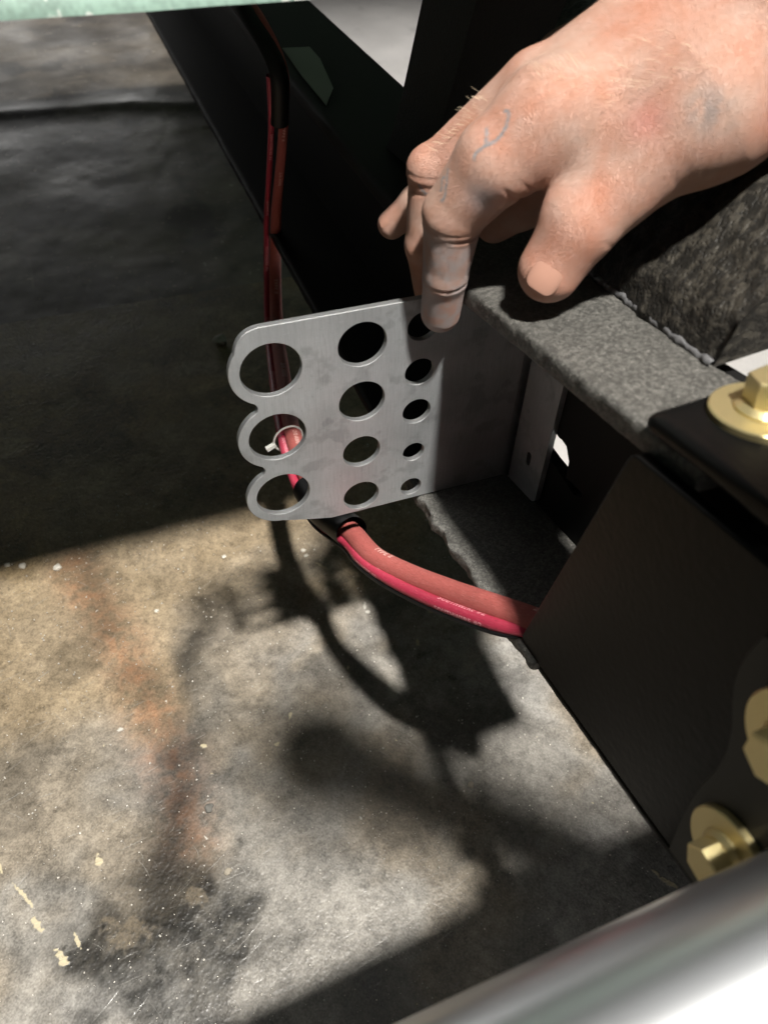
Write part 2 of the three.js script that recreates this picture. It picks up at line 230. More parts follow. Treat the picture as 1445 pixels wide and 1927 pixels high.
// ---------------------------------------------------------------- rough casting standing on the rail
{ const s = new THREE.Shape(); [[0.0, 0.0], [0.004, 0.016], [0.030, 0.046], [0.062, 0.062], [0.12, 0.067], [0.26, 0.067], [0.26, 0.004], [0.10, 0.006], [0.03, 0.0035]].forEach(([x, y], i) => i ? s.lineTo(x, y) : s.moveTo(x, y));
  const pts = s.getSpacedPoints(170), N = pts.length - 1, nz = 110, pos = [], idx = [], z0 = -0.16, z1 = 0.106;
  const P = (x, y, z) => { const e = 0.004 * (fbm3(x * 60, y * 60, z * 60, 3) - 0.5) + 0.0025 * (noise3(x * 260, y * 260, z * 260) - 0.5); pos.push(lerp(0.0945, 0.0782, sstep(-0.05, 0.11, z)) + x - e * 0.7, 0.3172 + y + bend(z) + e * 0.8 * sstep(0, 0.01, y), z); };
  for (let k = 0; k <= nz; k++) { const z = lerp(z0, z1, k / nz), r = k === nz ? 0.0015 : 0; for (let i = 0; i < N; i++) P(pts[i].x + (k === nz ? 0.0008 : 0), pts[i].y, z); }
  for (let k = 0; k < nz; k++) for (let i = 0; i < N; i++) { const a = k * N + i, b = k * N + (i + 1) % N; idx.push(a, a + N, b, b, a + N, b + N); }
  const cap = THREE.ShapeUtils.triangulateShape(pts.slice(0, N), []);
  for (const [a, b, c] of cap) { idx.push(a, b, c); const o = nz * N; idx.push(o + a, o + c, o + b); }
  const g = new THREE.BufferGeometry(); g.setAttribute('position', new THREE.Float32BufferAttribute(pos, 3)); g.setIndex(idx); g.computeVertexNormals();
  solo('casting', finish(g), M.cast, 'rough dark cast iron housing standing on the rail flange', 'casting'); }
// ---------------------------------------------------------------- leaning black strut on the rail behind the hand
{ const b0 = [[0.0600, -0.126], [0.0975, -0.126], [0.0975, -0.088], [0.0640, -0.088]], t0 = [[0.0800, -0.128], [0.1350, -0.128], [0.1350, -0.086], [0.0860, -0.086]];
  const g = new THREE.BoxGeometry(1, 1, 1, 6, 20, 6); mapPos(g, (v) => { const u = v.x + 0.5, w = v.z + 0.5, t = v.y + 0.5; const f = (q) => { const x = lerp(lerp(q[0][0], q[1][0], u), lerp(q[3][0], q[2][0], u), w), z = lerp(lerp(q[0][1], q[1][1], u), lerp(q[3][1], q[2][1], u), w); return [x, z]; }; const a = f(b0), c = f(t0); const fl = 0.003 * Math.exp(-t * 9); v.set(lerp(a[0], c[0], t) - fl * (1 - u), lerp(0.3185, 0.413, t), lerp(a[1], c[1], t)); });
  solo('strut', finish(g, false), M.blackDull, 'leaning black steel strut rising from the rail behind the hand', 'strut'); }

// ---------------------------------------------------------------- green hood over the back of the tray
{ const hood = thing('engine_hood', 'green painted sheet metal hood with a flat front lip', 'hood');
  part('front_lip', roughBox(-0.9, 0.4150, -0.010, 0.092, 0.452, 0.0, [160, 6, 3], 0.0015, (v) => { v.z -= 0.75 * (v.y - 0.415); v.y += 0.0012 * (fbm3(v.x * 22, v.y * 30, 3, 3) - 0.5); }), std([1, 1, 1], { map: rep(texture(512, 512, (u, v) => { const a = fbm2(u * 8, v * 8, 401, 5, 8), g = noise2(u * 120, v * 120, 403, 120), ch = sstep(0.68, 0.74, fbm2(u * 24, v * 24, 405, 3, 24)); const l = 0.8 + 0.5 * (a - 0.5) + 0.25 * (g - 0.5); return [lerp(0.25 * l, 0.5, ch), lerp(0.37 * l, 0.54, ch), lerp(0.31 * l, 0.5, ch)]; }), 0.12), roughness: 0.5 }), hood);
  part('sheet', roughBox(-0.9, 0.440, -0.16, 0.165, 0.4515, -0.0375, [20, 1, 6], 0.001), M.green, hood);
  part('sheet', roughBox(-0.9, 0.440, -1.36, 0.42, 0.4515, -0.1602, [20, 1, 20], 0.001), M.green, hood); }  // unseen rear sheet, widened to block stray light from the tray

// ---------------------------------------------------------------- perforated steel bracket
const PT = 0.003;
{ const br = thing('perforated_bracket', 'bare grey steel bracket plate with rows of round holes held by the hand', 'bracket');
  const y0 = 0.1905, y1 = 0.309, s = new THREE.Shape(), S = 0.34, Y = (q) => q * S + 0.26;
  const L = [0.08187, -0.02502, -0.13213].map((q) => [-0.11653 * S, Y(q)]), R = 0.0178;
  // outline: top edge, three lobes round the large holes, bottom edge
  const lx = L[0][0], ly = (i) => L[i][1], rf = 0.0034, cf = 0.0109, A = 1.031;
  s.moveTo(0.0810, y1); s.lineTo(lx - 0.002, y1); s.quadraticCurveTo(lx - 0.0125, y1, lx + R * Math.cos(0.80 * Math.PI), ly(0) + R * Math.sin(0.80 * Math.PI));
  s.absarc(lx, ly(0), R, 0.80 * Math.PI, Math.PI + A, false);
  for (const k of [0, 1]) { s.absarc(lx - cf, (ly(k) + ly(k + 1)) / 2, rf, A, -A, true); s.absarc(lx, ly(k + 1), R, Math.PI - A, k ? Math.PI * 1.5 - 0.1 : Math.PI + A, false); }
  s.quadraticCurveTo(lx + 0.004, 0.1952, -0.016, y0 - 0.0002); s.lineTo(0.0810, y0); s.lineTo(0.0810, y1);
  const hole = (x, y, d) => { const h = new THREE.Path(); h.absarc(x, y, d / 2, 0, Math.PI * 2, true); s.holes.push(h); };
  L.forEach(([x, y]) => hole(x, y, 0.0260));
  [[0.0939, 0.0216], [0.0049, 0.0216], [-0.0841, 0.01848], [-0.1728, 0.01848]].forEach(([y, d]) => hole(0, Y(y), d));
  [[0.104, 0.0139], [0.0342, 0.0139], [-0.0325, 0.0139], [-0.1083, 0.0111], [-0.1795, 0.0111]].forEach(([y, d]) => hole(0.08004 * S, Y(y), d));
  const g = new THREE.ExtrudeGeometry(s, { depth: PT - 0.0005, bevelEnabled: true, bevelThickness: 0.00025, bevelSize: 0.00022, bevelOffset: -0.00022, bevelSegments: 1, curveSegments: 48 }); g.translate(0, 0, -PT + 0.00025);
  // faces in mill finish, cut edges in brighter sheared steel
  const q = finish(g, false); const grp = g.groups; q.clearGroups(); if (grp.length) grp.forEach((e) => q.addGroup(e.start, e.count, e.materialIndex));
  const m = part('plate', q, [M.steel, M.steelEdge], br);
  // folded flange lying against the web: bend radius then a flat tab with a slot
  const bs = new THREE.Shape(); bs.moveTo(0.081, 0); bs.absarc(0.081, 0.0025, 0.0025, -Math.PI / 2, 0, false); bs.lineTo(0.0865, 0.0025); bs.absarc(0.081, 0.0025, 0.0055, 0, -Math.PI / 2, true); bs.lineTo(0.081, 0);
  const bg = new THREE.ExtrudeGeometry(bs, { depth: y1 - y0, bevelEnabled: false, curveSegments: 8 }); bg.rotateX(-Math.PI / 2); mapPos(bg, (v) => { v.z = -v.z; v.y += y0; });
  const fb = new THREE.Shape(); fb.moveTo(0.0025, y0 + 0.0004); fb.lineTo(0.0255, y0 + 0.0052); fb.quadraticCurveTo(0.0302, y0 + 0.006, 0.0302, y0 + 0.0105); fb.lineTo(0.0302, y1); fb.lineTo(0.0025, y1); fb.lineTo(0.0025, y0);
  const sl = new THREE.Path(); sl.absarc(0.0172, 0.2189, 0.0019, 0, Math.PI, false); sl.absarc(0.0172, 0.2145, 0.0019, Math.PI, Math.PI * 2, false); sl.lineTo(0.0191, 0.2189); fb.holes.push(sl);
  const tg = new THREE.ExtrudeGeometry(fb, { depth: PT, bevelEnabled: false, curveSegments: 10 }); tg.rotateY(-Math.PI / 2); tg.translate(0.0865, 0, 0);
  part('fold', finish(bg, false), M.steel, br);
  part('mounting_flange', finish(tg, false), M.steel, br);
}

// ---------------------------------------------------------------- black end bracket with bolts
{ const eb = thing('end_bracket', 'satin black steel bracket bolted over the end of the rail', 'bracket');
  const Yb = (z) => 0.2095 + 0.19 * (z - 0.11), s = new THREE.Shape();
  s.moveTo(0.1085, 0.2110); s.lineTo(0.1115, Yb(0.1115) - 0.001); s.lineTo(0.235, Yb(0.235)); s.lineTo(0.228, 0.352); s.lineTo(0.1335, 0.3345); s.quadraticCurveTo(0.1312, 0.3335, 0.1308, 0.331); s.closePath();
  const g = new THREE.ExtrudeGeometry(s, { depth: 0.0034, bevelEnabled: true, bevelThickness: 0.0006, bevelSize: 0.0006, bevelSegments: 2, steps: 1 }); g.rotateY(-Math.PI / 2); g.translate(0.0372, 0, 0);
  part('side_plate', finish(g, false), M.gloss, eb);
  part('lower_lip', roughBox(0.0345, 0, 0.121, 0.041, 0.0042, 0.236, [2, 2, 30], 0.001, (v) => { v.y += Yb(v.z) - 0.0078 + 0.0006 * (noise3(v.z * 300, 2, 2) - 0.5); }), M.gloss, eb);
  // top tab: rounded front edge, lies on the flange slope
  const tab = roughBox(0.0345, 0, 0.130, 0.0840, 0.0060, 0.1800, [20, 4, 20], 0.0024, (v) => { const u = (v.x - 0.0345) / 0.0495; v.z -= 0.004 * u; v.x -= u * 0.042 * sstep(0.146, 0.178, v.z); v.y += 0.3185 + 0.18 * (v.z - 0.004) + 0.001; });
  part('top_tab', tab, M.gloss, eb);
  part('tab_underside', roughBox(0.0362, 0, 0.137, 0.0372, 0.009, 0.23, [1, 1, 8], 0.0002, (v) => { v.y += 0.325 + 0.18 * (v.z - 0.13); v.x -= 0.0008; }), M.gloss, eb);
  part('gap_filler_plate', roughBox(0.0515, 0, 0.126, 0.0535, 0.085, 0.205, [1, 2, 10], 0.0004, (v) => { v.y += 0.2495 + 0.18 * (v.z - 0.12); }), M.gloss, eb);  // black plate added to fill the dark gap under the tab
  // raised, slightly lighter plate piece with a round notch
  const rp = new THREE.Shape(); rp.moveTo(0.235, Yb(0.235) + 0.002); rp.lineTo(0.206, Yb(0.206) + 0.002); rp.quadraticCurveTo(0.2005, 0.262, 0.2022, 0.278); rp.quadraticCurveTo(0.2025, 0.292, 0.1955, 0.303); rp.quadraticCurveTo(0.189, 0.315, 0.192, 0.330); rp.lineTo(0.228, 0.338); rp.closePath();
  const rg = new THREE.ExtrudeGeometry(rp, { depth: 0.0015, bevelEnabled: true, bevelThickness: 0.0004, bevelSize: 0.0004, bevelSegments: 1 }); rg.rotateY(-Math.PI / 2); rg.translate(0.0330, 0, 0);
  part('lighter_plate', finish(rg, false), std([0.02, 0.021, 0.018], { roughness: 0.5, specularIntensity: 0.5 }), eb);
  // zinc bolts with wide washers
  const hex = (r, h, ch) => { const pts = []; for (let i = 0; i < 6; i++) pts.push(new THREE.Vector2(r * Math.cos(i * Math.PI / 3), r * Math.sin(i * Math.PI / 3))); const e = new THREE.ExtrudeGeometry(new THREE.Shape(pts), { depth: h - ch, bevelEnabled: true, bevelThickness: ch, bevelSize: ch, bevelOffset: -ch, bevelSegments: 2 }); e.rotateX(-Math.PI / 2); return e; };
  const washer = (ro, ri, h) => new THREE.LatheGeometry([[ri, 0], [ro - 0.0003, 0], [ro, 0.0003], [ro, h - 0.0004], [ro - 0.0004, h], [ri, h], [ri, 0]].map(([a, b]) => new THREE.Vector2(a, b)), 64);
  const bolt = (pos, dir, wr, hr, hh, turn, label) => {
    const b = new THREE.Group(); b.name = 'bolt'; b.userData.label = label; eb.add(b); b.position.set(...pos); b.quaternion.setFromUnitVectors(new THREE.Vector3(0, 1, 0), new THREE.Vector3(...dir).normalize());
    const w = part('washer', finish(toCreasedNormals(washer(wr, 0.004, 0.0026), 0.5), false), M.zinc, b), fl = part('flange', finish(toCreasedNormals(new THREE.LatheGeometry([[0, 0], [hr * 1.22, 0], [hr * 1.22, 0.0008], [hr, 0.0022], [0, 0.0022]].map(([a, c]) => new THREE.Vector2(a, c)), 48), 0.5), false), M.zinc, b), h = part('head', finish(hex(hr, hh, 0.0007), false), M.zinc, b);
    fl.position.y = 0.0026; h.position.y = 0.0044; h.rotation.y = turn; };
  bolt([0.0615, 0.3185 + 0.18 * 0.137 + 0.0070, 0.1440], [0, 1, -0.18], 0.0150, 0.0072, 0.0075, 0.2, 'zinc plated hex bolt on the top tab');
  bolt([0.0312, 0.3150, 0.2130], [-1, 0, 0], 0.0145, 0.0066, 0.0062, 0.1, 'upper zinc bolt on the side plate');
  bolt([0.0312, 0.2615, 0.2190], [-1, 0, 0], 0.0140, 0.0066, 0.0062, 0.45, 'lower zinc bolt on the side plate');
}
// ---------------------------------------------------------------- chrome tube in front
{ const d = new THREE.Vector3(0.1289, 0.0356, 0.0022).normalize(), c = new THREE.Vector3(0, 0.2824, 0.2500), r = 0.025;
  const tube = thing('chrome_tube', 'thick polished chrome tube crossing in front of the black bracket', 'tube');
  const prof = [[r - 0.003, -0.5], [r, -0.5], [r, 0.35], [r - 0.003, 0.35], [r - 0.003, -0.5]].map(([a, b]) => new THREE.Vector2(a, b)), g = new THREE.LatheGeometry(prof, 160);
  const m = part('wall', g, M.chrome, tube); tube.position.copy(c); tube.quaternion.setFromUnitVectors(new THREE.Vector3(0, 1, 0), d);
}
// ---------------------------------------------------------------- cables
function print(text, w, h, size, bg, fg, y, gap) {
  const c = document.createElement('canvas'); c.width = w; c.height = h; const x = c.getContext('2d'); x.fillStyle = bg; x.fillRect(0, 0, w, h);
  for (let i = 0; i < w * h / 60; i++) { const a = rnd() * w, b = rnd() * h; x.fillStyle = rnd() < 0.5 ? 'rgba(60,20,20,0.10)' : 'rgba(255,200,190,0.10)'; x.fillRect(a, b, 2 + rnd() * 14, 1 + rnd() * 2); }
  x.fillStyle = fg; x.font = 'bold ' + size + 'px sans-serif'; x.textBaseline = 'middle'; x.save(); x.translate(w, h); x.rotate(Math.PI); for (const row of [0.12, 0.45, 0.78]) { let p = 40; for (const t of text) { x.fillText(t, p, h * row); p += gap; } } x.restore();
  for (let i = 0; i < 900; i++) { x.fillStyle = bg; x.fillRect(rnd() * w, rnd() * h, 2 + rnd() * 5, 1 + rnd() * 2); }
  const t = new THREE.CanvasTexture(c); t.colorSpace = THREE.SRGBColorSpace; t.wrapS = t.wrapT = THREE.RepeatWrapping; return t;
}
function cable(name, pts, r, mat, label, cat, seg = 260, slim) {
  const cv = new Poly(pts), g = new THREE.TubeGeometry(cv, seg, r, 20);
  if (slim) { const p = g.attributes.position, v = new THREE.Vector3(), c = new THREE.Vector3(); for (let i = 0; i <= seg; i++) { cv.getPointAt(i / seg, c); const f = lerp(1, slim, sstep(0.45, 0.85, i / seg)); for (let j = 0; j <= 20; j++) { const k = i * 21 + j; v.fromBufferAttribute(p, k).sub(c).multiplyScalar(f).add(c); p.setXYZ(k, v.x, v.y, v.z); } } }
  return solo(name, g, mat, label, cat);
}
const thick = [[0.0600, 0.2200, 0.1320], [0.0474, 0.2170, 0.1157], [0.0391, 0.2120, 0.1014], [0.0298, 0.2050, 0.0854], [0.0207, 0.1950, 0.0665], [0.0090, 0.1820, 0.0402], [0.0012, 0.1720, 0.0175], [-0.0014, 0.1610, -0.0121], [-0.0075, 0.1540, -0.04], [-0.0082, 0.1475, -0.075], [-0.0028, 0.1340, -0.1303], [0.0134, 0.1235, -0.2228], [0.0258, 0.1263, -0.2839], [0.0369, 0.1526, -0.3212], [0.0352, 0.2106, -0.2945], [0.0292, 0.2574, -0.2499], [0.0242, 0.3123, -0.2067], [0.0232, 0.3369, -0.1989], [0.0170, 0.357, -0.22], [0.0100, 0.360, -0.30]];
const thin = [[0.0600, 0.2165, 0.1340], [0.0470, 0.2140, 0.1175], [0.0370, 0.2100, 0.1061], [0.0286, 0.2060, 0.0971], [0.0189, 0.1980, 0.0805], [0.0091, 0.1870, 0.0584], [0.0002, 0.1760, 0.0339], [-0.0045, 0.1670, 0.0127], [-0.0053, 0.1580, -0.0079], [-0.0140, 0.1480, -0.04], [-0.0155, 0.1420, -0.075], [-0.0103, 0.1310, -0.1313], [0.0059, 0.1205, -0.2238], [0.0183, 0.1233, -0.2849], [0.0294, 0.1496, -0.3222], [0.0277, 0.2076, -0.2955], [0.0217, 0.2544, -0.2509], [0.0167, 0.3093, -0.2077], [0.0157, 0.3339, -0.1999]];
const redBig = print(['TYPE E', '2/0 AWG', '', '2/0', 'TYPE E', '', '2/0 AWG'], 2048, 256, 28, '#b8605a', 'rgba(244,214,205,0.8)', 0.5, 300);
const redThin = print(['SOUTHWIRE #2', 'SOUTHWIRE #2', 'SOUTHWIRE #2', 'SOUTHWIRE #2'], 2048, 128, 26, '#b63850', 'rgba(245,190,195,0.8)', 0.5, 480);
redBig.repeat.set(2.4, 1); redBig.offset.set(0, 0.18); redThin.repeat.set(2.4, 1); redThin.offset.set(0, 0.2);
cable('power_cable', thick, 0.0057, std([1, 1, 1], { map: redBig, roughness: 0.62, bumpMap: rep(peelBump, 0.08), bumpScale: 0.0002 }), 'thick dusty red power cable with faded white print beside the rail', 'cable', 260, 0.5);
cable('power_cable', thin, 0.0031, std([1, 1, 1], { map: redThin, roughness: 0.42 }), 'thin crimson power cable lying against the thick red cable', 'cable', 260, 0.6);
cable('black_wire', thin.slice(0, 11).map(([x, y, z], i) => [x - 0.0022, y - 0.0032, z + 0.0010]), 0.0012, M.rubber, 'thin black wire running under the crimson cable', 'wire');
{ const sp = thick.slice(6, 10).map(([x, y, z]) => [x - 0.003, y - 0.001, z]); const c = new Poly([[-0.0022, 0.1640, -0.0090], [-0.0048, 0.1590, -0.022], [-0.0098, 0.1525, -0.042], [-0.0110, 0.1465, -0.066]]);
  const g = new THREE.TubeGeometry(c, 60, 0.0094, 28); mapPos(g, (v) => { const k = Math.sin(v.z * 2400) * 0.0001; v.y += k; }); solo('cable_sleeve', finish(g), M.rubber, 'short black rubber sleeve round the red cables under the plate', 'sleeve'); }
{ const c = new Poly([[0.0212, 0.3063, -0.2067], [0.0202, 0.3369, -0.1989], [0.013, 0.356, -0.225], [0.004, 0.362, -0.30], [-0.02, 0.366, -0.38]]); solo('cable_sleeve', finish(new THREE.TubeGeometry(c, 120, 0.0052, 24)), M.rubber, 'long black sleeve curving up over the cables under the hood', 'sleeve'); }
{ const g = new THREE.TorusGeometry(0.0103, 0.0007, 8, 48); const m = solo('zip_tie', mergeGeometries([g, new THREE.BoxGeometry(0.007, 0.0028, 0.0028).translate(-0.0128, 0.002, 0)]), M.nylon, 'translucent white zip tie round the cables behind the plate', 'zip tie'); m.position.set(-0.0065, 0.1325, -0.1303); m.rotation.set(0.0, 0.12, 0.35); }
cable('hood_wire', [[-0.09, 0.395, -0.165], [-0.05, 0.3945, -0.163], [-0.01, 0.395, -0.16], [0.03, 0.397, -0.16]], 0.0025, M.red, 'dim red wire strung along just under the green hood', 'wire', 60);

// ---------------------------------------------------------------- the person's right hand reaching in
{ const J = {
    it: [0.0304, 0.3068, 0.0088], id: [0.0290, 0.3259, 0.0130], ip: [0.0286, 0.3516, 0.0156], im: [0.0387, 0.3716, 0.0229], ik: [0.0542, 0.3849, 0.0259],
    mt: [0.0359, 0.3006, -0.0120], md: [0.0302, 0.3266, -0.0107], mp: [0.0311, 0.3559, -0.0107], mk: [0.0600, 0.3871, 0.0052],
    pt: [0.0279, 0.3210, -0.0415], pd: [0.0366, 0.3321, -0.0352], pp: [0.0529, 0.3522, -0.0248], pk: [0.0856, 0.3857, -0.0189],
    rt: [0.0539, 0.3378, 0.0015], rd: [0.0595, 0.3490, 0.0116], rp: [0.0673, 0.3695, 0.0195], rk: [0.0798, 0.3890, -0.0026],
    tt: [0.0509, 0.3437, 0.0491], ti: [0.0598, 0.3588, 0.0483], tm: [0.0796, 0.3794, 0.0482], th: [0.0949, 0.3918, 0.0505], tc: [0.1128, 0.4031, 0.0489],
    iw: [0.1120, 0.4099, 0.0429], mw: [0.1140, 0.4207, 0.0291], rw: [0.1291, 0.4206, 0.0182], wr: [0.1249, 0.4147, 0.0486], w2: [0.1484, 0.4362, 0.0578], w3: [0.1900, 0.4740, 0.0760], w4: [0.2750, 0.5480, 0.1120] };
  const chain = (k, ...a) => { const c = []; for (let i = 0; i + 3 < a.length; i += 2) c.push([...J[a[i]], ...J[a[i + 2]], a[i + 1], a[i + 3]]); return { k, c }; };
  const index = chain(0.002, 'it', 0.0080, 'id', 0.0086, 'ip', 0.0110, 'im', 0.0140, 'ik', 0.0150);
  const middle = chain(0.002, 'mt', 0.0070, 'md', 0.0080, 'mp', 0.0088, 'mk', 0.0118);
  const pinky = chain(0.003, 'pt', 0.0062, 'pd', 0.0072, 'pp', 0.0080, 'pk', 0.0110);
  const ring = chain(0.003, 'rt', 0.0075, 'rd', 0.0085, 'rp', 0.0095, 'rk', 0.0120);
  const thumb = chain(0.002, 'tt', 0.0110, 'ti', 0.0122, 'tm', 0.0160, 'th', 0.0215);
  const palm = { k: 0.012, c: [...chain(0, 'ik', 0.0105, 'iw', 0.0200).c, ...chain(0, 'mk', 0.0100, 'mw', 0.0190).c, ...chain(0, 'rk', 0.0125, 'rw', 0.0175).c, ...chain(0, 'pk', 0.0112, 'rw', 0.0165).c,
    ...chain(0, 'th', 0.0200, 'tc', 0.0215, 'wr', 0.0250, 'w2', 0.0290, 'w3', 0.0350, 'w4', 0.042).c, ...chain(0, 'mw', 0.0190, 'wr', 0.0240).c, ...chain(0, 'ik', 0.0065, 'th', 0.0080).c] };
  const cap = (p, x, y, z) => { const bx = p[3] - p[0], by = p[4] - p[1], bz = p[5] - p[2], ax = x - p[0], ay = y - p[1], az = z - p[2]; const t = clamp((ax * bx + ay * by + az * bz) / (bx * bx + by * by + bz * bz)); const dx = ax - t * bx, dy = ay - t * by, dz = az - t * bz; return Math.sqrt(dx * dx + dy * dy + dz * dz) - (p[6] + (p[7] - p[6]) * t); };
  const smin = (a, b, k) => { const h = Math.max(k - Math.abs(a - b), 0) / k; return Math.min(a, b) - h * h * k * 0.25; };
  const grp = (g, x, y, z) => { let d = 1; for (const p of g.c) { const q = cap(p, x, y, z); d = d > 0.9 ? q : smin(d, q, g.k); } return d; };
  const ball = (b, x, y, z) => Math.hypot(x - b[0], y - b[1], z - b[2]) - b[3];
  // creases: point, axis along the finger, side it cuts into, depth, width, reach
  const nrm = (v) => { const l = Math.hypot(...v); return v.map((q) => q / l); }, sub = (a, b) => a.map((q, i) => q - b[i]), mixp = (a, b, t) => a.map((q, i) => lerp(q, b[i], t));
  const VIEW = nrm([-0.36, 0.35, 0.80]);       // the radial side of the index, turned outwards
  const creases = [];
  const crease = (c, ax, side, dep, w, reach) => creases.push([...c, ...nrm(ax), ...nrm(side), dep, w, reach]);
  crease(mixp(J.it, J.id, 0.98), sub(J.id, J.it), [0.4, -0.1, 0.9], 0.0007, 0.0005, 0.010);
  crease(mixp(J.id, J.ip, 0.80), sub(J.ip, J.id), [0.75, -0.1, 0.6], 0.0008, 0.0006, 0.012);
  crease(mixp(J.id, J.ip, 0.90), sub(J.ip, J.id), [-0.9, 0.2, 0.3], 0.0003, 0.0006, 0.012);
  crease(mixp(J.ip, J.ik, 0.50), sub(J.ik, J.ip), [0.75, -0.45, 0.5], 0.0006, 0.0007, 0.018);
  crease(mixp(J.ip, J.ik, 0.62), sub(J.ik, J.ip), [0.75, -0.45, 0.5], 0.00015, 0.0006, 0.018);
  crease(mixp(J.tt, J.ti, 0.98), sub(J.ti, J.tt), [-0.5, 0.2, 0.8], 0.00022, 0.0007, 0.014);
  crease(mixp(J.ti, J.tm, 0.16), sub(J.tm, J.ti), [-0.5, 0.4, 0.8], 0.00022, 0.0006, 0.013);
  crease(mixp(J.ti, J.tm, 0.27), sub(J.tm, J.ti), [-0.5, 0.4, 0.8], 0.00018, 0.0006, 0.013);
  for (const t of [0.9, 1.02, 0.78]) crease(mixp(J.md, J.mp, t), sub(J.mp, J.md), [-0.8, 0.2, 0.4], 0.0003, 0.0006, 0.012);
  function sdf(x, y, z) {
    let d = grp(palm, x, y, z);
    const dt = grp(thumb, x, y, z), di = grp(index, x, y, z), dm = grp(middle, x, y, z), dr = grp(ring, x, y, z), dp = grp(pinky, x, y, z);
    d = smin(d, dt, 0.010); d = smin(d, di, 0.013); d = smin(d, dm, 0.0045); d = smin(d, dr, 0.003); d = smin(d, dp, 0.003);
    d = smin(d, ball([0.0571, 0.3596, 0.0506, 0.0092], x, y, z), 0.008);            // knuckle of the thumb
    d = smin(d, ball([0.0286, 0.3520, 0.0156, 0.0080], x, y, z), 0.004); d = smin(d, ball([0.0292, 0.3579, -0.0101, 0.0076], x, y, z), 0.003);
    if (d < 0.02) {
      for (const c of creases) { const vx = x - c[0], vy = y - c[1], vz = z - c[2], r2 = vx * vx + vy * vy + vz * vz; if (r2 > c[11] * c[11]) continue; const w = 0.0008 * (noise3(x * 160, y * 160, z * 160) - 0.5), s = vx * c[3] + vy * c[4] + vz * c[5] + w, o = (vx * c[6] + vy * c[7] + vz * c[8]) / (Math.sqrt(r2) + 1e-6); const m = sstep(0.0, 0.6, o); if (m > 0) d += c[9] * m * (Math.exp(-((s / c[10]) ** 2)) - 0.10 * Math.exp(-(((Math.abs(s) - 2.2 * c[10]) / (1.6 * c[10])) ** 2))); }
      d += 0.00035 * (fbm3(x * 90, y * 90, z * 90, 2) - 0.5);
    }
    return d;
  }
  const snap = (p, it = 12) => { p = [...p]; for (let i = 0; i < it; i++) { const d = sdf(...p), e = 0.0006, gr = nrm([sdf(p[0] + e, p[1], p[2]) - sdf(p[0] - e, p[1], p[2]), sdf(p[0], p[1] + e, p[2]) - sdf(p[0], p[1] - e, p[2]), sdf(p[0], p[1], p[2] + e) - sdf(p[0], p[1], p[2] - e)]); for (let q = 0; q < 3; q++) p[q] -= d * gr[q]; if (i === it - 1) p.push(...gr); } return p; };
  // sparse surface nets
  const h = 0.0009, lo = [0.012, 0.284, -0.054], hi = [0.318, 0.592, 0.158], n = lo.map((q, i) => Math.ceil((hi[i] - q) / h / 8) * 8), [nx, ny, nz] = n;
  const F = new Map(), vid = new Map(), vp = [], idx = [], key3 = (i, j, k) => (i * (ny + 9) + j) * (nz + 9) + k;
  const val = (i, j, k) => { const q = key3(i, j, k); let f = F.get(q); if (f === undefined) { f = sdf(lo[0] + i * h, lo[1] + j * h, lo[2] + k * h); F.set(q, f); } return f; };
  const cells = [];
  for (let bi = 0; bi < nx; bi += 8) for (let bj = 0; bj < ny; bj += 8) for (let bk = 0; bk < nz; bk += 8) {
    if (Math.abs(sdf(lo[0] + (bi + 4) * h, lo[1] + (bj + 4) * h, lo[2] + (bk + 4) * h)) > 9 * h) continue;
    for (let i = bi; i < bi + 8; i++) for (let j = bj; j < bj + 8; j++) for (let k = bk; k < bk + 8; k++) {
      let m = 0, px = 0, py = 0, pz = 0, e = 0; const f = [];
      for (let c = 0; c < 8; c++) { const v = val(i + (c & 1), j + ((c >> 1) & 1), k + (c >> 2)); f.push(v); if (v < 0) m |= 1 << c; }
      if (m === 0 || m === 255) continue;
      for (let a = 0; a < 8; a++) for (let b = 1; b < 8; b <<= 1) { if (a & b) continue; const q = a | b; if ((f[a] < 0) === (f[q] < 0)) continue; const t = f[a] / (f[a] - f[q]); px += (a & 1) + (b === 1 ? t : 0); py += ((a >> 1) & 1) + (b === 2 ? t : 0); pz += (a >> 2) + (b === 4 ? t : 0); e++; }
      vid.set(key3(i, j, k), vp.length / 3); vp.push(lo[0] + (i + px / e) * h, lo[1] + (j + py / e) * h, lo[2] + (k + pz / e) * h); cells.push([i, j, k]);
    }
  }
  for (const [i, j, k] of cells) {
    const s0 = val(i, j, k) < 0;
    const quad = (a, b, c, d, flip) => { if (a === undefined || b === undefined || c === undefined || d === undefined) return; flip ? idx.push(a, c, b, a, d, c) : idx.push(a, b, c, a, c, d); };
    if (i > 0 && j > 0 && (val(i, j, k + 1) < 0) !== s0) quad(vid.get(key3(i, j, k)), vid.get(key3(i - 1, j, k)), vid.get(key3(i - 1, j - 1, k)), vid.get(key3(i, j - 1, k)), !s0);
    if (i > 0 && k > 0 && (val(i, j + 1, k) < 0) !== s0) quad(vid.get(key3(i, j, k)), vid.get(key3(i, j, k - 1)), vid.get(key3(i - 1, j, k - 1)), vid.get(key3(i - 1, j, k)), !s0);
    if (j > 0 && k > 0 && (val(i + 1, j, k) < 0) !== s0) quad(vid.get(key3(i, j, k)), vid.get(key3(i, j - 1, k)), vid.get(key3(i, j - 1, k - 1)), vid.get(key3(i, j, k - 1)), !s0);
  }
  let g = new THREE.BufferGeometry(); g.setAttribute('position', new THREE.Float32BufferAttribute(vp, 3)); g.setIndex(idx);
  const nv = vp.length / 3, nor = new Float32Array(nv * 3), col = new Float32Array(nv * 3), E = 0.0007;
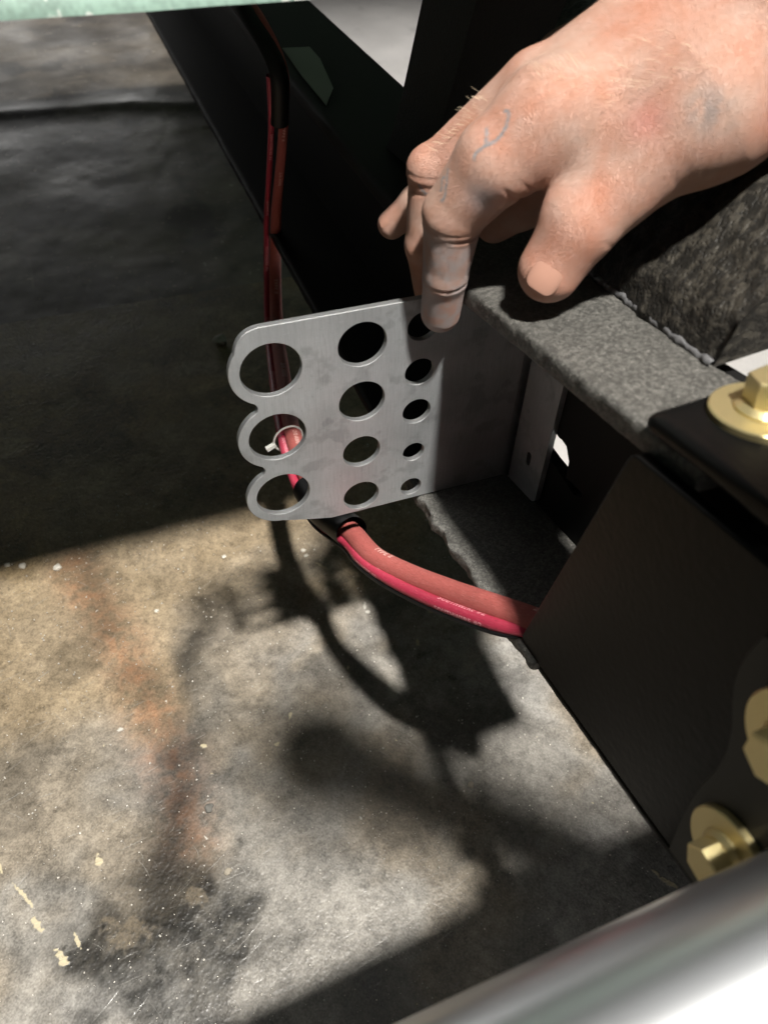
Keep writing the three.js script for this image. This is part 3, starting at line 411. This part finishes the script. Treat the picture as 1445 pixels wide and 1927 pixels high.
  const inks = [[[0.0335,0.3918,0.0293],[0.0346,0.3916,0.0300],[0.0353,0.3905,0.0308],[0.0356,0.3890,0.0316],[0.0352,0.3869,0.0321],[0.0341,0.3846,0.0324],[0.0325,0.3829,0.0323],[0.0305,0.3817,0.0317],[0.0290,0.3811,0.0311],[0.0274,0.3802,0.0307],[0.0261,0.3791,0.0304],[0.0252,0.3778,0.0305],[0.0250,0.3770,0.0308]],[[0.0302,0.3858,0.0274],[0.0305,0.3842,0.0282],[0.0307,0.3826,0.0290],[0.0308,0.3809,0.0298]],[[0.0247,0.3685,0.0188],[0.0252,0.3670,0.0197],[0.0248,0.3646,0.0207],[0.0237,0.3623,0.0212],[0.0224,0.3605,0.0215],[0.0211,0.3597,0.0213]],[[0.0221,0.3649,0.0180],[0.0226,0.3636,0.0189],[0.0223,0.3623,0.0194]],[[0.0216,0.3653,0.0176],[0.0227,0.3662,0.0176],[0.0236,0.3659,0.0183]],[[0.0398,0.3859,0.0062],[0.0400,0.3846,0.0068],[0.0392,0.3834,0.0068],[0.0376,0.3825,0.0063],[0.0352,0.3812,0.0055],[0.0327,0.3800,0.0048]],[[0.0202,0.3528,-0.0023],[0.0195,0.3513,-0.0018],[0.0190,0.3494,-0.0011]]].map((l) => l.map((p) => snap(p).slice(0, 3))), red0 = snap([0.0662,0.3943,0.0579]), blue0 = snap([0.0319,0.3647,0.0305]), dirt0 = snap([0.0801,0.3988,0.0681]), inkR = 0.00042;
  for (let q = 0; q < nv; q++) {
    const x = vp[q * 3], y = vp[q * 3 + 1], z = vp[q * 3 + 2]; let gx = sdf(x + E, y, z) - sdf(x - E, y, z), gy = sdf(x, y + E, z) - sdf(x, y - E, z), gz = sdf(x, y, z + E) - sdf(x, y, z - E); const l = Math.hypot(gx, gy, gz) || 1; nor[q * 3] = gx / l; nor[q * 3 + 1] = gy / l; nor[q * 3 + 2] = gz / l;
    // skin: mottled pink, redder at the knuckles, grey with metal dust on the index pad, blue-grey ink lines
    const a = fbm3(x * 70, y * 70, z * 70, 4), b = fbm3(x * 260 + 7, y * 260, z * 260, 3); let c = [0.48 + 0.05 * (b - 0.5), 0.272 - 0.17 * (a - 0.5) + 0.08 * (b - 0.5), 0.203 - 0.18 * (a - 0.5) + 0.09 * (b - 0.5)];
    const blend = (rgb, t) => { c = c.map((u, i) => lerp(u, rgb[i], clamp(t))); };
    const near = (p, r) => Math.exp(-(((x - p[0]) ** 2 + (y - p[1]) ** 2 + (z - p[2]) ** 2) / (r * r)));
    blend([0.47, 0.19, 0.14], 0.30 * near(J.mp, 0.011) + 0.25 * near(J.ti, 0.012) + 0.3 * near(J.pt, 0.010) + 0.22 * near(J.tt, 0.012));
    blend([0.50, 0.15, 0.14], 0.38 * near(red0, 0.006));
    const dIdx = grp(index, x, y, z) < 0.0025 ? 1 : 0; const g1 = sstep(0.352, 0.338, y + 0.012 * (a - 0.5)) * dIdx; blend([0.40, 0.335, 0.325], g1 * (0.35 + 0.6 * sstep(0.3, 0.6, b)));
    blend([0.30, 0.255, 0.265], 0.75 * near(blue0, 0.0058) * sstep(0.2, 0.6, b + 0.2)); blend([0.22, 0.19, 0.18], 0.75 * near(dirt0, 0.0055) * sstep(0.42, 0.62, b));
    let di = 1; for (const L of inks) for (let i = 0; i + 1 < L.length; i++) di = Math.min(di, cap([...L[i], ...L[i + 1], 0, 0], x, y, z)); blend([0.17, 0.23, 0.26], 0.8 * sstep(inkR * 1.9, inkR * 0.5, di));
    col.set(c, q * 3);
  }
  g.setAttribute('normal', new THREE.BufferAttribute(nor, 3)); g.setAttribute('color', new THREE.BufferAttribute(col, 3));
  g = finish(g, false);
  const person = thing('person', 'bare right hand with faint finger tattoos pinching the top of the perforated plate', 'person');
  part('hand', g, std([1, 1, 1], { vertexColors: true, roughness: 0.44, bumpMap: rep(skinBump, 0.014), bumpScale: 0.0006, sheen: 0.15, sheenRoughness: 0.5, sheenColor: new THREE.Color(1, 0.6, 0.5) }), person);
    // nail plates: curved patches seated in the skin, rounded at cuticle and free edge
  const nailMat = std([0.43, 0.235, 0.175], { roughness: 0.36, clearcoat: 0.15, clearcoatRoughness: 0.3 });
  function nail(a, b, nv, w, l, r, t0, label) {
    const ax = nrm(sub(a, b)), nn = nrm(nv), ac = nrm([ax[1] * nn[2] - ax[2] * nn[1], ax[2] * nn[0] - ax[0] * nn[2], ax[0] * nn[1] - ax[1] * nn[0]]), c = mixp(a, b, t0), U = 18, V = 18, pos = [], ix = [];
    for (let s = 0; s < 2; s++) for (let i = 0; i <= U; i++) for (let j = 0; j <= V; j++) { const v = j / V * 2 - 1, k = v < 0 ? Math.sqrt(Math.max(0, 1 - (v * 0.92) ** 4)) : Math.sqrt(Math.max(0, 1 - (v * 0.97) ** 4)); const u = (i / U * 2 - 1) * k, th = u * w / 2 / r, al = v * l / 2; const rr = r * (1 - 0.06 * v * v * (v > 0 ? 1 : 0.4)) - s * 0.0012 - 0.0005 * Math.pow(Math.max(Math.abs(u) / 0.95, 0), 6); pos.push(...[0, 1, 2].map((q) => c[q] + ax[q] * al + nn[q] * rr * Math.cos(th) + ac[q] * rr * Math.sin(th))); }
    const M1 = (U + 1) * (V + 1); for (let i = 0; i < U; i++) for (let j = 0; j < V; j++) { const p = i * (V + 1) + j; ix.push(p, p + 1, p + V + 1, p + 1, p + V + 2, p + V + 1); const q = p + M1; ix.push(q, q + V + 1, q + 1, q + 1, q + V + 1, q + V + 2); }
    const bd = []; for (let j = 0; j < V; j++) bd.push([j, j + 1], [U * (V + 1) + j + 1, U * (V + 1) + j]); for (let i = 0; i < U; i++) bd.push([(i + 1) * (V + 1), i * (V + 1)], [i * (V + 1) + V, (i + 1) * (V + 1) + V]); for (const [p, q] of bd) ix.push(p, p + M1, q, q, p + M1, q + M1);
    const ng = new THREE.BufferGeometry(); ng.setAttribute('position', new THREE.Float32BufferAttribute(pos, 3)); ng.setIndex(ix); ng.computeVertexNormals(); part('nail', finish(ng), nailMat, person, label);
  }
  nail(J.tt, J.ti, [-0.5664, 0.3739, 0.7344], 0.0130, 0.0112, 0.01125, -0.08, 'short thumb nail');
  nail(J.pt, J.pd, [-0.55, 0.75, 0.35], 0.0085, 0.0085, 0.0069, -0.02, 'little finger nail');
  // short pale hairs on the back of the hand and fingers
  const hairs = [], hair = (p, len, cd) => { const s = snap(p), o = s.slice(3), b = s.slice(0, 3), m = b.map((q, i) => q + o[i] * len * 0.5 + cd[i] * len * 0.25), e = b.map((q, i) => q + o[i] * len * 0.75 + cd[i] * len * 0.8); const tg = new THREE.TubeGeometry(new THREE.QuadraticBezierCurve3(new THREE.Vector3(...b), new THREE.Vector3(...m), new THREE.Vector3(...e)), 6, 0.00003, 4); hairs.push(tg); };
  for (let i = 0; i < 26; i++) { const t = rnd(); hair([lerp(0.0423, 0.0551, t) + 0.003 * (rnd() - 0.3), lerp(0.4063, 0.4172, t), lerp(0.0270, 0.0318, t) + 0.010 * rnd()], 0.002 + 0.003 * rnd(), nrm([-0.6 + 0.6 * (rnd() - 0.5), 0.1 + 0.5 * (rnd() - 0.5), -0.5 + 0.6 * (rnd() - 0.5)])); }
  for (let i = 0; i < 40; i++) { const t = rnd(); hair([lerp(0.0256, 0.0448, t) + 0.002 * (rnd() - 0.5), lerp(0.3686, 0.3837, t), lerp(-0.0011, 0.0025, t) - 0.001 + 0.006 * (rnd() - 0.5)], 0.0015 + 0.0016 * rnd(), nrm([-0.6 + 0.6 * (rnd() - 0.5), 0.0 + 0.6 * (rnd() - 0.5), -0.3 + 0.5 * (rnd() - 0.5)])); }
  for (let i = 0; i < 40; i++) hair([lerp(0.041, 0.075, rnd()), 0.417, lerp(0.040, 0.072, rnd())], 0.002 + 0.003 * rnd(), nrm([-0.8, -0.2, -0.5 + 0.6 * (rnd() - 0.5)]));
  part('hair', mergeGeometries(hairs), std([0.80, 0.66, 0.48], { roughness: 0.4 }), person, 'short fair hairs on the back of the hand').userData.kind = 'stuff';

}
// ---------------------------------------------------------------- crumbs and grit on the tray
{ const base = new THREE.IcosahedronGeometry(1, 2);
  const stone = (k) => { const g = base.clone(); mapPos(g, (v) => { const s = 0.75 + 0.6 * (noise3(v.x * 1.4 + k * 9, v.y * 1.4, v.z * 1.4) - 0.3); v.multiplyScalar(s); v.y *= 0.7; }); return finish(g); };
  const crumbs = [[-0.2252, -0.2022, 0.0028], [-0.2135, -0.1970, 0.0036], [-0.1881, -0.1864, 0.0036], [-0.1117, 0.0838, 0.0028], [-0.0013, -0.4514, 0.0085], [-0.062, -0.155, 0.0022], [-0.1215, -0.119, 0.0022], [0.0, -0.14, 0.0024], [0.046, 0.085, 0.0028], [-0.115, 0.043, 0.0036]];
  const lab = ['white grit crumb on the dark tray, end of a row of three', 'largest white grit crumb in the row of three on the tray', 'white grit crumb where the tray turns from shade to light', 'pale tan pebble on the grey part of the tray', 'dusty grey lump on the tray behind the perforated plate', 'small crumb at the shade edge under the plate', 'bright white crumb beside the rust streak', 'small white crumb near the cream paint dribble', 'grey pebble on the worn bare tray', 'flat dark flake beside the rust streak end'];
  crumbs.forEach(([x, z, r], i) => { const m = solo('crumb', stone(i), i === 4 ? std([0.6, 0.58, 0.53], { roughness: 0.8 }) : i === 9 ? std([0.16, 0.155, 0.14], { roughness: 0.8 }) : i === 8 || i === 3 ? std([0.34, 0.30, 0.24], { roughness: 0.8 }) : M.crumb, lab[i], 'crumb'); m.position.set(x, r * 0.42, z); m.scale.setScalar(r * 0.9); m.rotation.y = i; });
  const N = 7000, gm = new THREE.InstancedMesh(new THREE.IcosahedronGeometry(1, 0), std([1, 1, 1], { roughness: 0.35 }), N), mt = new THREE.Matrix4(), col = new THREE.Color(), qn = new THREE.Quaternion(), e = new THREE.Euler();
  for (let i = 0; i < N; i++) { const x = lerp(-0.34, 0.185, rnd()), z = lerp(-0.26, 0.34, rnd()), s = 0.00018 + 0.00055 * rnd() ** 4; e.set(rnd() * 6, rnd() * 6, rnd() * 6); qn.setFromEuler(e); mt.compose(new THREE.Vector3(x, s * 0.5 + 0.0008, z), qn, new THREE.Vector3(s, s * 0.8, s)); gm.setMatrixAt(i, mt); const l = 0.4 + 0.5 * rnd(); gm.setColorAt(i, col.setRGB(l, l * 0.95, l * 0.86)); }
  gm.name = 'grit'; gm.userData = { label: 'fine pale grit scattered over the steel tray', category: 'grit', kind: 'stuff' }; gm.castShadow = gm.receiveShadow = true; scene.add(gm); }

// ---------------------------------------------------------------- work lamp, then unseen light panels and a spot added for sheen and fill
{ const lamp = thing('work_lamp', 'round black work lamp shining down from above', 'lamp'), dir = key.target.position.clone().sub(LAMP).normalize();
  lamp.position.copy(LAMP).addScaledVector(dir, -0.058); lamp.quaternion.setFromUnitVectors(new THREE.Vector3(0, -1, 0), dir);
  part('lens', new THREE.CylinderGeometry(0.05, 0.05, 0.004, 40), new THREE.MeshStandardMaterial({ color: 0xffffff, emissive: new THREE.Color().setRGB(1, 0.965, 0.9), emissiveIntensity: 4 }), lamp);
  { const inv = (p) => lamp.worldToLocal(new THREE.Vector3(...p)); lamp.updateMatrixWorld(true);
    const path = new THREE.CatmullRomCurve3([[-0.006, 0.76, 0.284], [0.05, 0.76, 0.335], [0.16, 0.77, 0.43], [0.50, 0.92, 0.62], [0.60, 1.30, 0.75], [0.38, 1.72, 0.82], [0.12, 1.87, 0.70]].map(inv));
    part('added_shadow_arm', new THREE.TubeGeometry(path, 120, 0.023, 20), M.rubber, lamp);  // unseen arm, added only to throw a soft shadow on the tray
    const cl = new THREE.CapsuleGeometry(0.029, 0.02, 10, 24); const cm = part('clamp', cl, M.rubber, lamp); cm.position.copy(inv([-0.006, 0.76, 0.284])); }  // rounded end of that added shadow caster
  part('housing', new THREE.LatheGeometry([[0.0515, -0.004], [0.058, -0.004], [0.060, 0.03], [0.045, 0.07], [0, 0.078]].map(([a, b]) => new THREE.Vector2(a, b)), 40), M.rubber, lamp); }
function panelLight(name, label, cat, pos, look, w, h, I, rgb, glow) {  // glowing panel plus area light, added out of view
  const t = thing(name, label, cat), p = new THREE.Vector3(...pos), d = new THREE.Vector3(...look).sub(p).normalize();
  const g = part('pane', new THREE.BoxGeometry(w, h, 0.02), new THREE.MeshStandardMaterial({ color: 0xffffff, emissive: new THREE.Color().setRGB(...rgb), emissiveIntensity: glow }), t);
  part('frame', mergeGeometries([new THREE.BoxGeometry(w + 0.1, 0.05, 0.06).translate(0, h / 2 + 0.025, 0), new THREE.BoxGeometry(w + 0.1, 0.05, 0.06).translate(0, -h / 2 - 0.025, 0), new THREE.BoxGeometry(0.05, h, 0.06).translate(w / 2 + 0.025, 0, 0), new THREE.BoxGeometry(0.05, h, 0.06).translate(-w / 2 - 0.025, 0, 0)]), M.blackDull, t);
  t.position.copy(p); t.lookAt(p.clone().add(d));
  const l = new THREE.RectAreaLight(new THREE.Color().setRGB(...rgb), I, w, h); l.position.copy(p).addScaledVector(d, 0.04); l.lookAt(p.clone().add(d)); l.name = name + '_glow'; scene.add(l);
}
panelLight('added_sheen_panel', 'added unseen light panel giving the rear tray its sheen', 'window', [-1.1, 1.0, -6.5], [-0.5, 0.6, 0], 3.4, 0.9, 0.4, [1.0, 0.985, 0.96], 2.2);  // no known source: added for the sheen on the rear tray
panelLight('added_overhead_panel', 'added unseen light panel overhead for chrome reflections and fill', 'ceiling light', [0.3, 3.4, -0.6], [0.3, 0, -0.5], 2.4, 4.0, 0.04, [0.97, 0.985, 1.0], 0.2);  // added so the chrome reflects grey, with a little fill
{ const at = new THREE.Vector3(1.5, 3.2, -2.0), sp = new THREE.SpotLight(new THREE.Color().setRGB(1, 0.97, 0.94), 56, 0, 0.56, 0.5, 2); sp.position.copy(at); sp.target.position.set(1.25, -0.5, -1.9); sp.castShadow = true; sp.shadow.radius = 6; sp.name = 'added_concrete_beam'; scene.add(sp, sp.target);  // unseen spot added to brighten the concrete beyond the tray
  const t = thing('added_concrete_lamp', 'added unseen bell shaped lamp brightening the bare concrete floor', 'lamp'); t.position.copy(at);
  part('diffuser', new THREE.CylinderGeometry(0.12, 0.12, 0.01, 40).translate(0, 0.012, 0), new THREE.MeshStandardMaterial({ color: 0xffffff, emissive: new THREE.Color(1, 0.97, 0.94), emissiveIntensity: 3 }), t);
  part('shade', new THREE.LatheGeometry([[0.125, 0.005], [0.13, 0.005], [0.10, 0.12], [0.04, 0.2], [0, 0.2]].map(([a, b]) => new THREE.Vector2(a, b)), 40), M.rubber, t); }
renderer.render(scene, camera);
